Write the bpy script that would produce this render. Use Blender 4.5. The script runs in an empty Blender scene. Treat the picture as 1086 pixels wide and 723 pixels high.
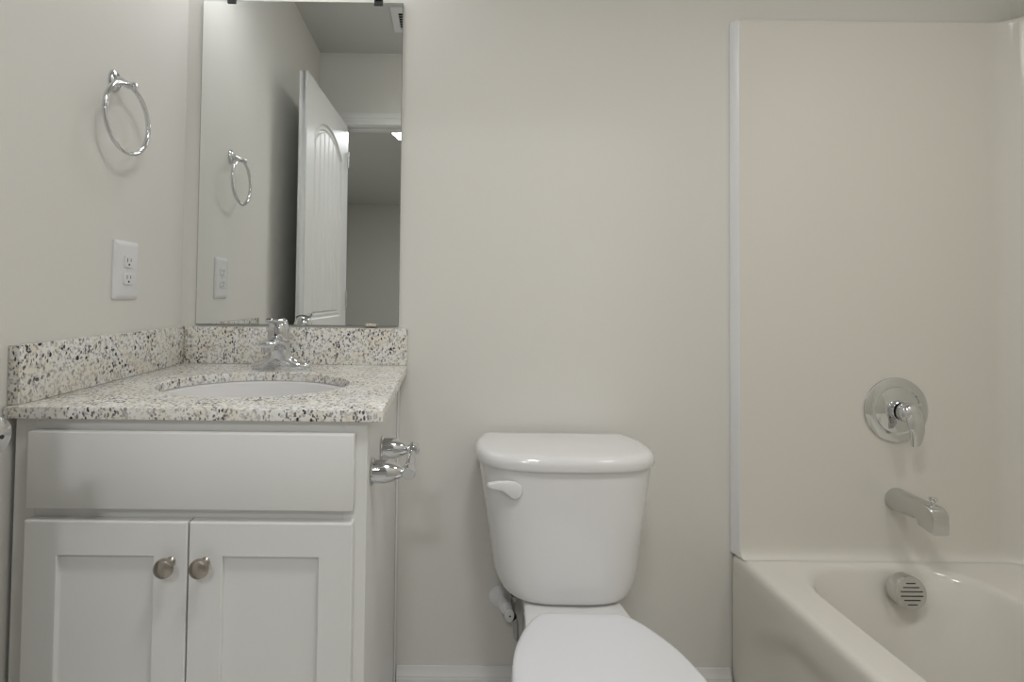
import bpy, bmesh, math, random
from mathutils import Vector, Matrix

# ---------------------------------------------------------------- scene, camera, light
S = bpy.context.scene
COL = S.collection
IW, IH = 1086, 723
S.view_settings.view_transform = 'Standard'
S.view_settings.look = 'None'
S.view_settings.gamma = 1.0
S.view_settings.use_curve_mapping = False
S.view_settings.exposure = -0.05

YAW, PIT, ROL = -0.0044, 0.0242, 0.0118
F_PX, U0, V0 = 526.24, 474.43, 301.27
_f = Vector((-math.sin(YAW) * math.cos(PIT), math.cos(YAW) * math.cos(PIT), math.sin(PIT)))
_r = Vector((math.cos(YAW), math.sin(YAW), 0))
_u = _r.cross(_f)
_r2 = _r * math.cos(ROL) + _u * math.sin(ROL)
_u2 = -_r * math.sin(ROL) + _u * math.cos(ROL)
cam_d = bpy.data.cameras.new('camera')
cam = bpy.data.objects.new('camera', cam_d)
COL.objects.link(cam)
m = Matrix((_r2, _u2, -_f)).transposed().to_4x4()
m.translation = Vector((0.737, -1.3925, 1.0991))
cam.matrix_world = m
cam_d.sensor_fit = 'HORIZONTAL'
cam_d.sensor_width = 36.0
cam_d.lens = F_PX / IW * 36.0
cam_d.shift_x = (IW / 2 - U0) / IW
cam_d.shift_y = (V0 - IH / 2) / IW
cam_d.clip_start = 0.01
S.camera = cam

W = bpy.data.worlds.new('world')
S.world = W
W.use_nodes = True
W.node_tree.nodes['Background'].inputs[0].default_value = (0.9, 0.95, 1.0, 1)
W.node_tree.nodes['Background'].inputs[1].default_value = 0.3

VANITY_W = 0.80      # watts, each vanity lamp
CEIL_FILL_W = 33.0       # fill lamp added on the bathroom ceiling to even out the light
TUB_FILL_W = 16.0        # fill lamp added over the tub to brighten it
FILL_X, FILL_Y = 0.95, -1.08
GLOW = 1.3
HALL_W = 14.0       # lamp in the room beyond the door
VANITY_RGB = (0.95, 0.975, 1.04)
FILL_RGB = (1.0, 0.993, 0.985)

# ---------------------------------------------------------------- helpers
PI = math.pi


def lin(*c):
    o = []
    for v in c[:3]:
        v /= 255.0
        o.append(v / 12.92 if v <= 0.04045 else ((v + 0.055) / 1.055) ** 2.4)
    return (o[0], o[1], o[2], 1.0)


def mat(name, col, rough=0.5, metal=0.0, spec=0.5, bump=None, coat=0.0, emit=None):
    M = bpy.data.materials.new(name)
    M.use_nodes = True
    nt = M.node_tree
    b = nt.nodes['Principled BSDF']
    b.inputs['Base Color'].default_value = col
    b.inputs['Roughness'].default_value = rough
    b.inputs['Metallic'].default_value = metal
    b.inputs['Specular IOR Level'].default_value = spec
    b.inputs['Coat Weight'].default_value = coat
    if emit:
        b.inputs['Emission Color'].default_value = emit[0]
        b.inputs['Emission Strength'].default_value = emit[1]
    if bump:
        sc, st, det = bump
        tc = nt.nodes.new('ShaderNodeTexCoord')
        n = nt.nodes.new('ShaderNodeTexNoise')
        n.inputs['Scale'].default_value = sc
        n.inputs['Detail'].default_value = det
        bp = nt.nodes.new('ShaderNodeBump')
        bp.inputs['Strength'].default_value = st
        bp.inputs['Distance'].default_value = 0.002
        nt.links.new(tc.outputs['Object'], n.inputs['Vector'])
        nt.links.new(n.outputs['Fac'], bp.inputs['Height'])
        nt.links.new(bp.outputs['Normal'], b.inputs['Normal'])
    return M


def granite():
    M = bpy.data.materials.new('granite')
    M.use_nodes = True
    nt = M.node_tree
    L = nt.links.new
    b = nt.nodes['Principled BSDF']
    b.inputs['Roughness'].default_value = 0.22
    tc = nt.nodes.new('ShaderNodeTexCoord')
    wn = nt.nodes.new('ShaderNodeTexNoise')
    wn.inputs['Scale'].default_value = 60
    wn.inputs['Detail'].default_value = 3
    add = nt.nodes.new('ShaderNodeVectorMath')
    add.operation = 'MULTIPLY_ADD'
    add.inputs[1].default_value = (0.012, 0.012, 0.012)
    L(tc.outputs['Object'], wn.inputs['Vector'])
    L(wn.outputs['Color'], add.inputs[0])
    L(tc.outputs['Object'], add.inputs[2])

    def noise(scale, det=2, rough=0.5, vec=None):
        n = nt.nodes.new('ShaderNodeTexNoise')
        n.inputs['Scale'].default_value = scale
        n.inputs['Detail'].default_value = det
        n.inputs['Roughness'].default_value = rough
        L((vec or tc.outputs['Object']), n.inputs['Vector'])
        return n

    def ramp(src, stops, interp='LINEAR'):
        r = nt.nodes.new('ShaderNodeValToRGB')
        r.color_ramp.interpolation = interp
        e = r.color_ramp.elements
        e[0].position, e[0].color = stops[0]
        e[1].position, e[1].color = stops[1]
        for p, c in stops[2:]:
            k = e.new(p)
            k.color = c
        L(src, r.inputs['Fac'])
        return r

    def mix(fac, a, c):
        x = nt.nodes.new('ShaderNodeMix')
        x.data_type = 'RGBA'
        L(fac, x.inputs['Factor'])
        if hasattr(a, 'type'):
            L(a, x.inputs['A'])
        else:
            x.inputs['A'].default_value = a
        if hasattr(c, 'type'):
            L(c, x.inputs['B'])
        else:
            x.inputs['B'].default_value = c
        return x.outputs['Result']

    BW = lambda v: (v, v, v, 1)
    big = noise(22, 3, 0.6)
    base = ramp(big.outputs['Fac'], [(0.34, lin(233, 227, 212)), (0.60, lin(240, 239, 235))])
    md = noise(120, 3, 0.6)
    mm = ramp(md.outputs['Fac'], [(0.50, BW(0)), (0.62, BW(0.85))])
    c1 = mix(mm.outputs['Color'], base.outputs['Color'], lin(186, 183, 180))
    tn = noise(75, 3, 0.6)
    tm = ramp(tn.outputs['Fac'], [(0.63, BW(0)), (0.74, BW(0.3))])
    c1 = mix(tm.outputs['Color'], c1, lin(186, 166, 140))

    def specks(scale, thr, dist, stretch, offs):
        mp = nt.nodes.new('ShaderNodeMapping')
        mp.inputs['Scale'].default_value = stretch
        mp.inputs['Location'].default_value = offs
        mp.inputs['Rotation'].default_value = (0.5, 0.4, 0.3)
        L(add.outputs[0], mp.inputs['Vector'])
        v = nt.nodes.new('ShaderNodeTexVoronoi')
        v.inputs['Scale'].default_value = scale
        L(mp.outputs[0], v.inputs['Vector'])
        sep = nt.nodes.new('ShaderNodeSeparateColor')
        L(v.outputs['Color'], sep.inputs[0])
        pick = nt.nodes.new('ShaderNodeMath')
        pick.operation = 'GREATER_THAN'
        pick.inputs[1].default_value = thr
        L(sep.outputs[0], pick.inputs[0])
        rm = nt.nodes.new('ShaderNodeMapRange')
        rm.inputs['From Min'].default_value = dist
        rm.inputs['From Max'].default_value = dist * 0.75
        L(v.outputs['Distance'], rm.inputs['Value'])
        mu = nt.nodes.new('ShaderNodeMath')
        mu.operation = 'MULTIPLY'
        L(pick.outputs[0], mu.inputs[0])
        L(rm.outputs[0], mu.inputs[1])
        cl = noise(14, 2, 0.5)
        cr = ramp(cl.outputs['Fac'], [(0.36, BW(0.25)), (0.58, BW(1))])
        m2 = nt.nodes.new('ShaderNodeMath')
        m2.operation = 'MULTIPLY'
        L(mu.outputs[0], m2.inputs[0])
        L(cr.outputs['Color'], m2.inputs[1])
        return m2.outputs[0]

    c1 = mix(specks(190, 0.62, 0.46, (1, 1.6, 0.7), (3, 1, 2)), c1, lin(122, 118, 118))
    c1 = mix(specks(170, 0.70, 0.44, (1.3, 1, 0.6), (7, 4, 1)), c1, lin(70, 68, 72))
    c1 = mix(specks(120, 0.78, 0.42, (1.4, 0.8, 0.7), (0, 9, 5)), c1, lin(40, 37, 41))
    L(c1, b.inputs['Base Color'])
    return M


def floor_mat():
    M = bpy.data.materials.new('vinyl_plank')
    M.use_nodes = True
    nt = M.node_tree
    L = nt.links.new
    b = nt.nodes['Principled BSDF']
    b.inputs['Roughness'].default_value = 0.45
    tc = nt.nodes.new('ShaderNodeTexCoord')
    br = nt.nodes.new('ShaderNodeTexBrick')
    br.inputs['Scale'].default_value = 1.0
    br.inputs['Brick Width'].default_value = 1.2
    br.inputs['Row Height'].default_value = 0.15
    br.inputs['Mortar Size'].default_value = 0.0015
    br.inputs['Color1'].default_value = lin(224, 221, 214)
    br.inputs['Color2'].default_value = lin(216, 213, 206)
    br.inputs['Mortar'].default_value = lin(170, 166, 160)
    mp = nt.nodes.new('ShaderNodeMapping')
    mp.inputs['Scale'].default_value = (3, 40, 1)
    n = nt.nodes.new('ShaderNodeTexNoise')
    n.inputs['Scale'].default_value = 1
    n.inputs['Detail'].default_value = 5
    x = nt.nodes.new('ShaderNodeMix')
    x.data_type = 'RGBA'
    x.blend_type = 'OVERLAY'
    x.inputs["Factor"].default_value = 0.12
    L(tc.outputs['Object'], br.inputs['Vector'])
    L(tc.outputs['Object'], mp.inputs['Vector'])
    L(mp.outputs[0], n.inputs['Vector'])
    L(br.outputs['Color'], x.inputs['A'])
    L(n.outputs['Color'], x.inputs['B'])
    L(x.outputs['Result'], b.inputs['Base Color'])
    return M


M = {}
M['wall'] = mat('wall_paint', lin(228, 226, 220), 0.75, spec=0.3, bump=(220, 0.12, 3))
M['ceiling'] = mat('ceiling_paint', lin(208, 208, 204), 0.9, spec=0.2, bump=(120, 0.2, 3))
M['trim'] = mat('trim_paint', lin(232, 232, 230), 0.35)
M['door'] = mat('door_paint', lin(230, 230, 228), 0.45)
M['cabinet'] = mat('cabinet_paint', lin(232, 232, 229), 0.38)
M['porcelain'] = mat('porcelain', lin(231, 230, 229), 0.07, coat=0.3)
M['seat'] = mat('seat_plastic', lin(232, 233, 236), 0.22)
M['acrylic'] = mat('tub_acrylic', lin(231, 228, 219), 0.13)
M['whiteedge'] = mat('white_edge', lin(240, 240, 240), 0.25)  # whiter than the panels, standing in for light from the left
M['plastic'] = mat('white_plastic', lin(232, 232, 232), 0.3)
M['chrome'] = mat('chrome', (0.71, 0.72, 0.735, 1), 0.05, 1.0)
M['satin'] = mat('satin_chrome', (0.66, 0.66, 0.65, 1), 0.24, 1.0)
M['nickel'] = mat('brushed_nickel', (0.42, 0.385, 0.34, 1), 0.27, 1.0)
M['dark'] = mat('dark_recess', lin(40, 38, 38), 0.6)
M['brass'] = mat('dark_brass', (0.075, 0.045, 0.03, 1), 0.35, 1.0)
M['clip'] = mat('clear_clip_plastic', lin(205, 196, 178), 0.25)
M['clipdark'] = mat('dark_clip', lin(58, 58, 58), 0.35)
M['mirror'] = mat('mirror_silver', (0.86, 0.88, 0.87, 1), 0.0, 1.0)
M['mirroredge'] = mat('mirror_edge', lin(120, 128, 126), 0.2)
M['granite'] = granite()
M['floor'] = floor_mat()
M['hose'] = mat('braided_hose', (0.5, 0.5, 0.5, 1), 0.45, 0.8, bump=(900, 0.6, 0))
M['shade'] = mat('frosted_shade', lin(245, 243, 238), 0.5, emit=((0.95, 0.975, 1.04, 1), 1.5 * GLOW))
M['dome'] = mat('frosted_dome', lin(245, 243, 238), 0.5, emit=((1, 0.97, 0.93, 1), 2.5 * GLOW))  # glow of the added bathroom fill lamps
M['halldome'] = mat('hall_dome', lin(245, 243, 238), 0.5, emit=((1, 0.98, 0.95, 1), 3.0 * GLOW))

WLOC = {}


def tag(o, label=None, cat=None, group=None, kind=None):
    if label:
        o['label'] = label
    if cat:
        o['category'] = cat
    if group:
        o['group'] = group
    if kind:
        o['kind'] = kind
    return o


def thing(name, label, cat, loc, group=None):
    o = bpy.data.objects.new(name, None)
    COL.objects.link(o)
    o.empty_display_size = 0.05
    o.location = loc
    WLOC[o.name] = Vector(loc)
    return tag(o, label, cat, group)


def obj(name, bm, material, parent=None, sharp=35, label=None):
    """link a bmesh (world coordinates) as one mesh object, origin at its box centre"""
    bmesh.ops.remove_doubles(bm, verts=bm.verts, dist=1e-6)
    bmesh.ops.recalc_face_normals(bm, faces=bm.faces)
    lim = math.radians(sharp)
    for e in bm.edges:
        if len(e.link_faces) == 2:
            e.smooth = e.calc_face_angle(0) < lim
    for f in bm.faces:
        f.smooth = True
    lo = Vector([min(v.co[i] for v in bm.verts) for i in range(3)])
    hi = Vector([max(v.co[i] for v in bm.verts) for i in range(3)])
    c = (lo + hi) / 2
    if parent is None:
        c.z = lo.z
    bmesh.ops.translate(bm, verts=bm.verts, vec=-c)
    me = bpy.data.meshes.new(name)
    bm.to_mesh(me)
    bm.free()
    ms = material if isinstance(material, (list, tuple)) else [material]
    for k in ms:
        me.materials.append(k)
    o = bpy.data.objects.new(name, me)
    COL.objects.link(o)
    WLOC[o.name] = c.copy()
    if parent is not None:
        o.parent = parent
        o.location = c - WLOC[parent.name]
    else:
        o.location = c
    if label:
        o['label'] = label
    return o


def struct(name, bm, material, parent=None, sharp=35):
    o = obj(name, bm, material, parent, sharp)
    if parent is None:
        o['kind'] = 'structure'
    return o


def NB():
    return bmesh.new()


def box(bm, x0, x1, y0, y1, z0, z1, bev=0.0, seg=2):
    r = bmesh.ops.create_cube(bm, size=1.0)
    vs = r['verts']
    for v in vs:
        v.co = Vector(((x0 + x1) / 2 + v.co.x * (x1 - x0), (y0 + y1) / 2 + v.co.y * (y1 - y0), (z0 + z1) / 2 + v.co.z * (z1 - z0)))
    if bev > 0:
        es = list({e for v in vs for e in v.link_edges})
        bmesh.ops.bevel(bm, geom=es, offset=bev, segments=seg, affect='EDGES', profile=0.5)


def ring(bm, pts):
    return [bm.verts.new(p) for p in pts]


def bridge(bm, a, b, closed=True):
    n = len(a)
    for i in range(n if closed else n - 1):
        j = (i + 1) % n
        try:
            bm.faces.new((a[i], a[j], b[j], b[i]))
        except ValueError:
            pass


def loft(bm, rings, cap0=True, cap1=True, closed=True):
    R = [ring(bm, r) for r in rings]
    for a, b in zip(R, R[1:]):
        bridge(bm, a, b, closed)
    if cap0:
        bm.faces.new(R[0])
    if cap1:
        bm.faces.new(R[-1])
    return R


def fill_loops(bm, loops):
    es = []
    for l in loops:
        n = len(l)
        for i in range(n):
            e = bm.edges.get((l[i], l[(i + 1) % n])) or bm.edges.new((l[i], l[(i + 1) % n]))
            es.append(e)
    bmesh.ops.triangle_fill(bm, edges=es, use_beauty=True)


def frame(axis):
    a = Vector(axis).normalized()
    t = Vector((0, 0, 1)) if abs(a.z) < 0.9 else Vector((1, 0, 0))
    u = t.cross(a).normalized()
    return a, u, a.cross(u)


def lathe(bm, prof, org, axis, n=40, sx=1.0, sy=1.0):
    """prof: (radius, height along axis); sx, sy squash the section"""
    a, u, w = frame(axis)
    org = Vector(org)
    rings = []
    for r, h in prof:
        r = max(r, 1e-5)
        rings.append([org + a * h + (u * math.cos(2 * PI * k / n) * sx + w * math.sin(2 * PI * k / n) * sy) * r for k in range(n)])
    loft(bm, rings)


def tube(bm, pts, rad, n=16, sx=1.0, sy=1.0, closed=False, up=None):
    pts = [Vector(p) for p in pts]
    N = len(pts)
    rr = rad if isinstance(rad, (list, tuple)) else [rad] * N
    rings = []
    prev = None
    for i, p in enumerate(pts):
        if closed:
            t = (pts[(i + 1) % N] - pts[i - 1]).normalized()
        else:
            t = (pts[min(i + 1, N - 1)] - pts[max(i - 1, 0)]).normalized()
        if prev is None:
            ref = Vector(up) if up else (Vector((0, 0, 1)) if abs(t.z) < 0.9 else Vector((1, 0, 0)))
            u = (ref - t * ref.dot(t)).normalized()
        else:
            u = (prev - t * prev.dot(t)).normalized()
        prev = u
        w = t.cross(u)
        q = rr[i]
        q = q if isinstance(q, (list, tuple)) else (q * sx, q * sy)
        rings.append([p + u * math.cos(2 * PI * k / n) * q[0] + w * math.sin(2 * PI * k / n) * q[1] for k in range(n)])
    if closed:
        R = [ring(bm, r) for r in rings]
        for i in range(N):
            bridge(bm, R[i], R[(i + 1) % N])
    else:
        loft(bm, rings)


def spline(pts, sub=8):
    P = [Vector(p) for p in pts]
    out = []
    for i in range(len(P) - 1):
        p0 = P[max(i - 1, 0)]
        p1, p2 = P[i], P[i + 1]
        p3 = P[min(i + 2, len(P) - 1)]
        for k in range(sub):
            t = k / sub
            out.append(0.5 * ((2 * p1) + (p2 - p0) * t + (2 * p0 - 5 * p1 + 4 * p2 - p3) * t * t + (3 * p1 - p0 - 3 * p2 + p3) * t ** 3))
    out.append(P[-1])
    return out


def rrect(x0, x1, y0, y1, r, n=8, side=6):
    """rounded rectangle, counter-clockwise; r single or 4 radii (x1y1, x0y1, x0y0, x1y0)"""
    rs = r if isinstance(r, (list, tuple)) else [r] * 4
    cs = [(x1, y1, 0, -1, -1), (x0, y1, 90, 1, -1), (x0, y0, 180, 1, 1), (x1, y0, 270, -1, 1)]
    arcs = []
    for (cx, cy, a0, sx, sy), q in zip(cs, rs):
        arcs.append([(cx + sx * q + q * math.cos(math.radians(a0 + 90 * k / n)), cy + sy * q + q * math.sin(math.radians(a0 + 90 * k / n))) for k in range(n + 1)])
    out = []
    for i in range(4):
        out += arcs[i]
        a, b = arcs[i][-1], arcs[(i + 1) % 4][0]
        for k in range(1, side):
            t = k / side
            out.append((a[0] + (b[0] - a[0]) * t, a[1] + (b[1] - a[1]) * t))
    return out


def prism_y(bm, poly_xz, y0, y1):
    loft(bm, [[(x, y0, z) for x, z in poly_xz], [(x, y1, z) for x, z in poly_xz]])


# ---------------------------------------------------------------- room shell
RX = 2.345          # right wall
YF = -1.455         # wall with the door
CZ = 2.495
T = 0.11
DX0, DX1, DH = 0.145, 0.875, 2.07    # door opening

b = NB(); box(b, -T, 0, YF, T, 0, CZ); struct('wall_left', b, M['wall'])
b = NB(); box(b, 0, RX, 0, T, 0, CZ); struct('wall_back', b, M['wall'])
b = NB(); box(b, RX, RX + T, YF, T, 0, CZ); struct('wall_right', b, M['wall'])
b = NB()
box(b, -T, DX0 - 0.02, YF - T, YF, 0, CZ)
box(b, DX1 + 0.02, RX + T, YF - T, YF, 0, CZ)
box(b, DX0 - 0.02, DX1 + 0.02, YF - T, YF, DH + 0.02, CZ)
struct('wall_front', b, M['wall'])
b = NB(); box(b, -T, RX + T, YF - T, T, CZ, CZ + 0.1); struct('ceiling', b, M['ceiling'])
b = NB(); box(b, -T, RX + T, YF - T, T, -0.1, 0); struct('floor', b, M['floor'])


def baseboard(name, p0, p1, out):
    """moulded board running p0 to p1 in plan, projecting along out"""
    prof = [(0, 0), (0.014, 0), (0.014, 0.054), (0.0125, 0.058), (0.0125, 0.061), (0.010, 0.066), (0.0065, 0.074), (0.0055, 0.079), (0.0045, 0.083), (0, 0.083)]
    q = NB()
    o = Vector((out[0], out[1], 0))
    loft(q, [[Vector((p[0], p[1], 0)) + o * (d + 0.0005) + Vector((0, 0, z + 0.0005)) for d, z in prof] for p in (p0, p1)])
    return struct(name, q, M['trim'], sharp=20)


baseboard('baseboard_back', (0.616, 0), (1.535, 0), (0, -1))
baseboard('baseboard_front', (DX1 + 0.09, YF), (1.53, YF), (0, 1))
baseboard('baseboard_left', (0, -0.57), (0, YF), (1, 0))

# the room beyond the door
HX0, HX1, HY0, HY1 = -0.78, 3.2, -6.25, YF - T
b = NB(); box(b, HX0 - T, HX0, HY0, HY1, 0, CZ); struct('wall_bedroom_left', b, M['wall'])
b = NB(); box(b, HX1, HX1 + T, HY0, HY1, 0, CZ); struct('wall_bedroom_right', b, M['wall'])
b = NB(); box(b, HX0 - T, HX1 + T, HY0 - T, HY0, 0, CZ); struct('wall_bedroom_far', b, M['wall'])
b = NB(); box(b, HX0 - T, -T, HY1, HY1 + T, 0, CZ); box(b, RX + T, HX1 + T, HY1, HY1 + T, 0, CZ); struct('wall_bedroom_near', b, M['wall'])
b = NB(); box(b, HX0 - T, HX1 + T, HY0 - T, HY1, CZ, CZ + 0.1); struct('ceiling_bedroom', b, M['ceiling'])
b = NB(); box(b, HX0 - T, HX1 + T, HY0 - T, HY1, -0.1, 0); struct('floor_bedroom', b, M['floor'])

# door frame
b = NB()
for x0, x1 in ((DX0 - 0.019, DX0), (DX1, DX1 + 0.019)):
    box(b, x0, x1, YF - T, YF + 0.001, 0, DH + 0.019, 0.001, 1)
box(b, DX0, DX1, YF - T, YF + 0.001, DH, DH + 0.019, 0.001, 1)
for x0, x1 in ((DX0, DX0 + 0.011), (DX1 - 0.011, DX1)):
    box(b, x0, x1, YF - 0.075, YF - 0.042, 0, DH - 0.011, 0.001, 1)
box(b, DX0, DX1, YF - 0.075, YF - 0.042, DH - 0.011, DH, 0.001, 1)
struct('trim_1', b, M['trim'])


def casing(name, y, s):
    """three-sided moulded casing around the opening, mitred"""
    prof = [(0, 0), (0, 0.009), (0.010, 0.011), (0.018, 0.008), (0.034, 0.009), (0.040, 0.013), (0.056, 0.016), (0.066, 0.016), (0.066, 0)]
    q = NB()
    rv = 0.006
    path = [(DX0 - rv, 0.0, -1, 0), (DX0 - rv, DH + rv, -1, 1), (DX1 + rv, DH + rv, 1, 1), (DX1 + rv, 0.0, 1, 0)]
    rings = [[(x + dx * d, y + s * (h + 0.0012), z + dz * d) for d, h in prof] for x, z, dx, dz in path]
    loft(q, rings)
    return struct(name, q, M['trim'], sharp=20)


casing('trim_2', YF, 1)
casing('trim_3', YF - T, -1)

# ---------------------------------------------------------------- door leaf (stands open against the left wall)
HX, HY = 0.166, YF + 0.004
ang = math.atan2(0.135 - 0.166, 0.706)
LW, LT = 0.712, 0.035
dt = Vector((math.sin(ang), math.cos(ang), 0))      # hinge to free edge
dn = Vector((math.cos(ang), -math.sin(ang), 0))     # room face normal


def D(t, z, n):
    p = Vector((HX, HY, 0)) + dt * t + dn * n
    return Vector((p.x, p.y, z))


def arch_outline(t0, t1, z0, zs, zc, inset=0.0, n=20):
    t0 += inset; t1 -= inset; z0 += inset; zs -= inset * 0.6; zc -= inset
    pts = [(t0, z0), (t1, z0), (t1, zs)]
    if zc > zs + 0.001:
        cw = (t1 - t0)
        h = zc - zs
        Rr = (cw * cw / 4 + h * h) / (2 * h)
        a = math.asin(cw / 2 / Rr)
        tc_ = (t0 + t1) / 2
        for k in range(1, n):
            q = a - 2 * a * k / n
            pts.append((tc_ + Rr * math.sin(q), zc - Rr + Rr * math.cos(q)))
    pts.append((t0, zs))
    return pts


panels = [(0.100, LW - 0.105, 0.985, 1.835, 1.935), (0.100, LW - 0.105, 0.20, 0.80, 0.80)]
DZ0, DZ1 = 0.012, 2.064
door = thing('door_1', 'white two-panel arch-top door standing open against the left wall', 'door', (HX, HY, DZ0))
door['kind'] = 'structure'
b = NB()
SK = 0.014
loft(b, [[D(0, DZ0, -SK), D(LW, DZ0, -SK), D(LW, DZ1, -SK), D(0, DZ1, -SK)], [D(0, DZ0, -LT), D(LW, DZ0, -LT), D(LW, DZ1, -LT), D(0, DZ1, -LT)]])
outer = ring(b, [D(t, z, 0) for t, z in ((0, DZ0), (LW, DZ0), (LW, DZ1), (0, DZ1))])
back = ring(b, [D(t, z, -SK) for t, z in ((0, DZ0), (LW, DZ0), (LW, DZ1), (0, DZ1))])
bridge(b, outer, back)
loops = [outer]
for p in panels:
    l0 = ring(b, [D(t, z, 0) for t, z in arch_outline(*p)])
    loops.append(l0)
fill_loops(b, loops)
obj('leaf', b, M['door'], door, sharp=25)
for p in panels:
    b = NB()
    steps = [(0.0, 0.0), (0.004, -0.0085), (0.008, -0.0100), (0.017, -0.0065), (0.022, -0.0065), (0.030, -0.0125)]
    R = [ring(b, [D(t, z, h) for t, z in arch_outline(*p, inset=i)]) for i, h in steps]
    for u_, v_ in zip(R, R[1:]):
        bridge(b, u_, v_)
    b.faces.new(R[-1])
    # raised bead boards inside the panel
    t0, t1 = p[0] + 0.034, p[1] - 0.034
    nb = 6
    wb = (t1 - t0) / nb
    tm, hw = (t0 + t1) / 2, (t1 - t0) / 2

    def ztop(t):
        if p[4] <= p[3] + 0.001:
            return p[3] - 0.034
        h = p[4] - p[3]
        cw = p[1] - p[0] - 0.068
        Rr = (cw * cw / 4 + h * h) / (2 * h)
        return p[4] - 0.036 - Rr + math.sqrt(max(Rr * Rr - (t - tm) ** 2, 0))
    for k in range(nb):
        a0, a1 = t0 + wb * k, t0 + wb * (k + 1)
        ts = [a0, a0 + 0.010, (a0 + a1) / 2, a1 - 0.010, a1]
        hs = [-0.0120, -0.0045, -0.0045, -0.0045, -0.0120]
        lo = ring(b, [D(t, p[2] + 0.036, h) for t, h in zip(ts, hs)])
        lo0 = ring(b, [D(t, p[2] + 0.030, -0.0124) for t in ts])
        hi = ring(b, [D(t, ztop(t) - 0.004, h) for t, h in zip(ts, hs)])
        hi0 = ring(b, [D(t, ztop(t), -0.0124) for t in ts])
        bridge(b, lo0, lo, False); bridge(b, lo, hi, False); bridge(b, hi, hi0, False)
    obj('panel', b, M['door'], door, sharp=20)
KT, KZ = LW - 0.0465, 0.922
b = NB()
lathe(b, [(0.0, 0.0003), (0.031, 0.0003), (0.032, 0.004), (0.026, 0.009), (0.014, 0.012), (0.0115, 0.022), (0.013, 0.028), (0.021, 0.033),
          (0.0262, 0.042), (0.0265, 0.050), (0.0225, 0.058), (0.0125, 0.063), (0.0, 0.0645)], D(KT, KZ, 0), dn, 36)
kn = obj('door_knob', b, M['satin'], door)
b = NB(); lathe(b, [(0, 0), (0.0026, 0), (0.0026, 0.0022), (0, 0.0022)], D(KT, KZ, 0.0630), dn, 12); obj('privacy_slot', b, M['dark'], kn)
b = NB()
lathe(b, [(0.0, 0.0003), (0.031, 0.0003), (0.032, 0.004), (0.026, 0.009), (0.014, 0.012), (0.0115, 0.018), (0.013, 0.022), (0.021, 0.027),
          (0.0255, 0.035), (0.0255, 0.042), (0.0205, 0.049), (0.0125, 0.052), (0.0, 0.053)], D(KT, KZ, -LT), -dn, 36)
obj('door_knob', b, M['satin'], door)
b = NB()
pc = D(LW, KZ, -LT / 2)
loft(b, [[D(LW + h, KZ + z, -LT / 2 + x) for x, z in rrect(-0.012, 0.012, -0.028, 0.028, 0.005, 4, 2)] for h in (0.0002, 0.0016)])
loft(b, [[D(LW + h, KZ + z, -LT / 2 + x) for x, z in rrect(-0.006, 0.006, -0.009, 0.009, 0.001, 2, 2)] for h in (0.0015, 0.009)])
obj('latch_plate', b, M['satin'], door)
for z in (0.25, 1.03, 1.83):
    b = NB(); lathe(b, [(0, 0), (0.006, 0), (0.006, 0.088), (0, 0.088)], D(-0.004, z, 0.008), (0, 0, 1), 14); obj('hinge', b, M['satin'], door)

# ---------------------------------------------------------------- mirror
mx0, mx1, mz0, mz1 = 0.0436, 0.6086, 1.0136, 1.9273
mir = thing('wall_mirror', 'frameless rectangular wall mirror above the granite backsplash', 'mirror', ((mx0 + mx1) / 2, -0.003, mz0))
b = NB(); 
R = loft(b, [[(x, y, z) for x, z in ((mx0, mz0), (mx1, mz0), (mx1, mz1), (mx0, mz1))] for y in (-0.0015, -0.0063)], cap1=False)
top = [(mx0 + 0.0012, mz0 + 0.0012), (mx1 - 0.0012, mz0 + 0.0012), (mx1 - 0.0012, mz1 - 0.0012), (mx0 + 0.0012, mz1 - 0.0012)]
r2 = ring(b, [(x, -0.0070, z) for x, z in top])
bridge(b, R[-1], r2)
obj('backing', b, M['mirroredge'], mir, sharp=10)
b = NB()
b.faces.new(ring(b, [(x, -0.0072, z) for x, z in top]))
b.faces.new(ring(b, [(x, -0.0070, z) for x, z in top]))
for i in range(4):
    a, c = top[i], top[(i + 1) % 4]
    b.faces.new(ring(b, [(a[0], -0.0072, a[1]), (c[0], -0.0072, c[1]), (c[0], -0.0070, c[1]), (a[0], -0.0070, a[1])]))
obj('glass', b, M['mirror'], mir, sharp=10)
for x in (0.125, 0.539):
    b = NB(); box(b, x - 0.012, x + 0.012, -0.0105, -0.0074, mz1 - 0.009, mz1 + 0.012, 0.0008, 1); box(b, x - 0.012, x + 0.012, -0.0105, -0.0012, mz1 + 0.001, mz1 + 0.012, 0.0008, 1)
    obj('mirror_clip', b, M['clipdark'], mir, label='dark metal clip holding the top edge')
for x in (0.532,):
    b = NB(); box(b, x - 0.015, x + 0.015, -0.0115, -0.0074, mz0 - 0.0045, mz0 + 0.0065, 0.0008, 1); box(b, x - 0.015, x + 0.015, -0.0115, -0.0012, mz0 - 0.0045, mz0 - 0.0008, 0.0004, 1)
    obj('mirror_clip', b, M['clip'], mir, label='clear beige plastic clip under the bottom edge')

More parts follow.
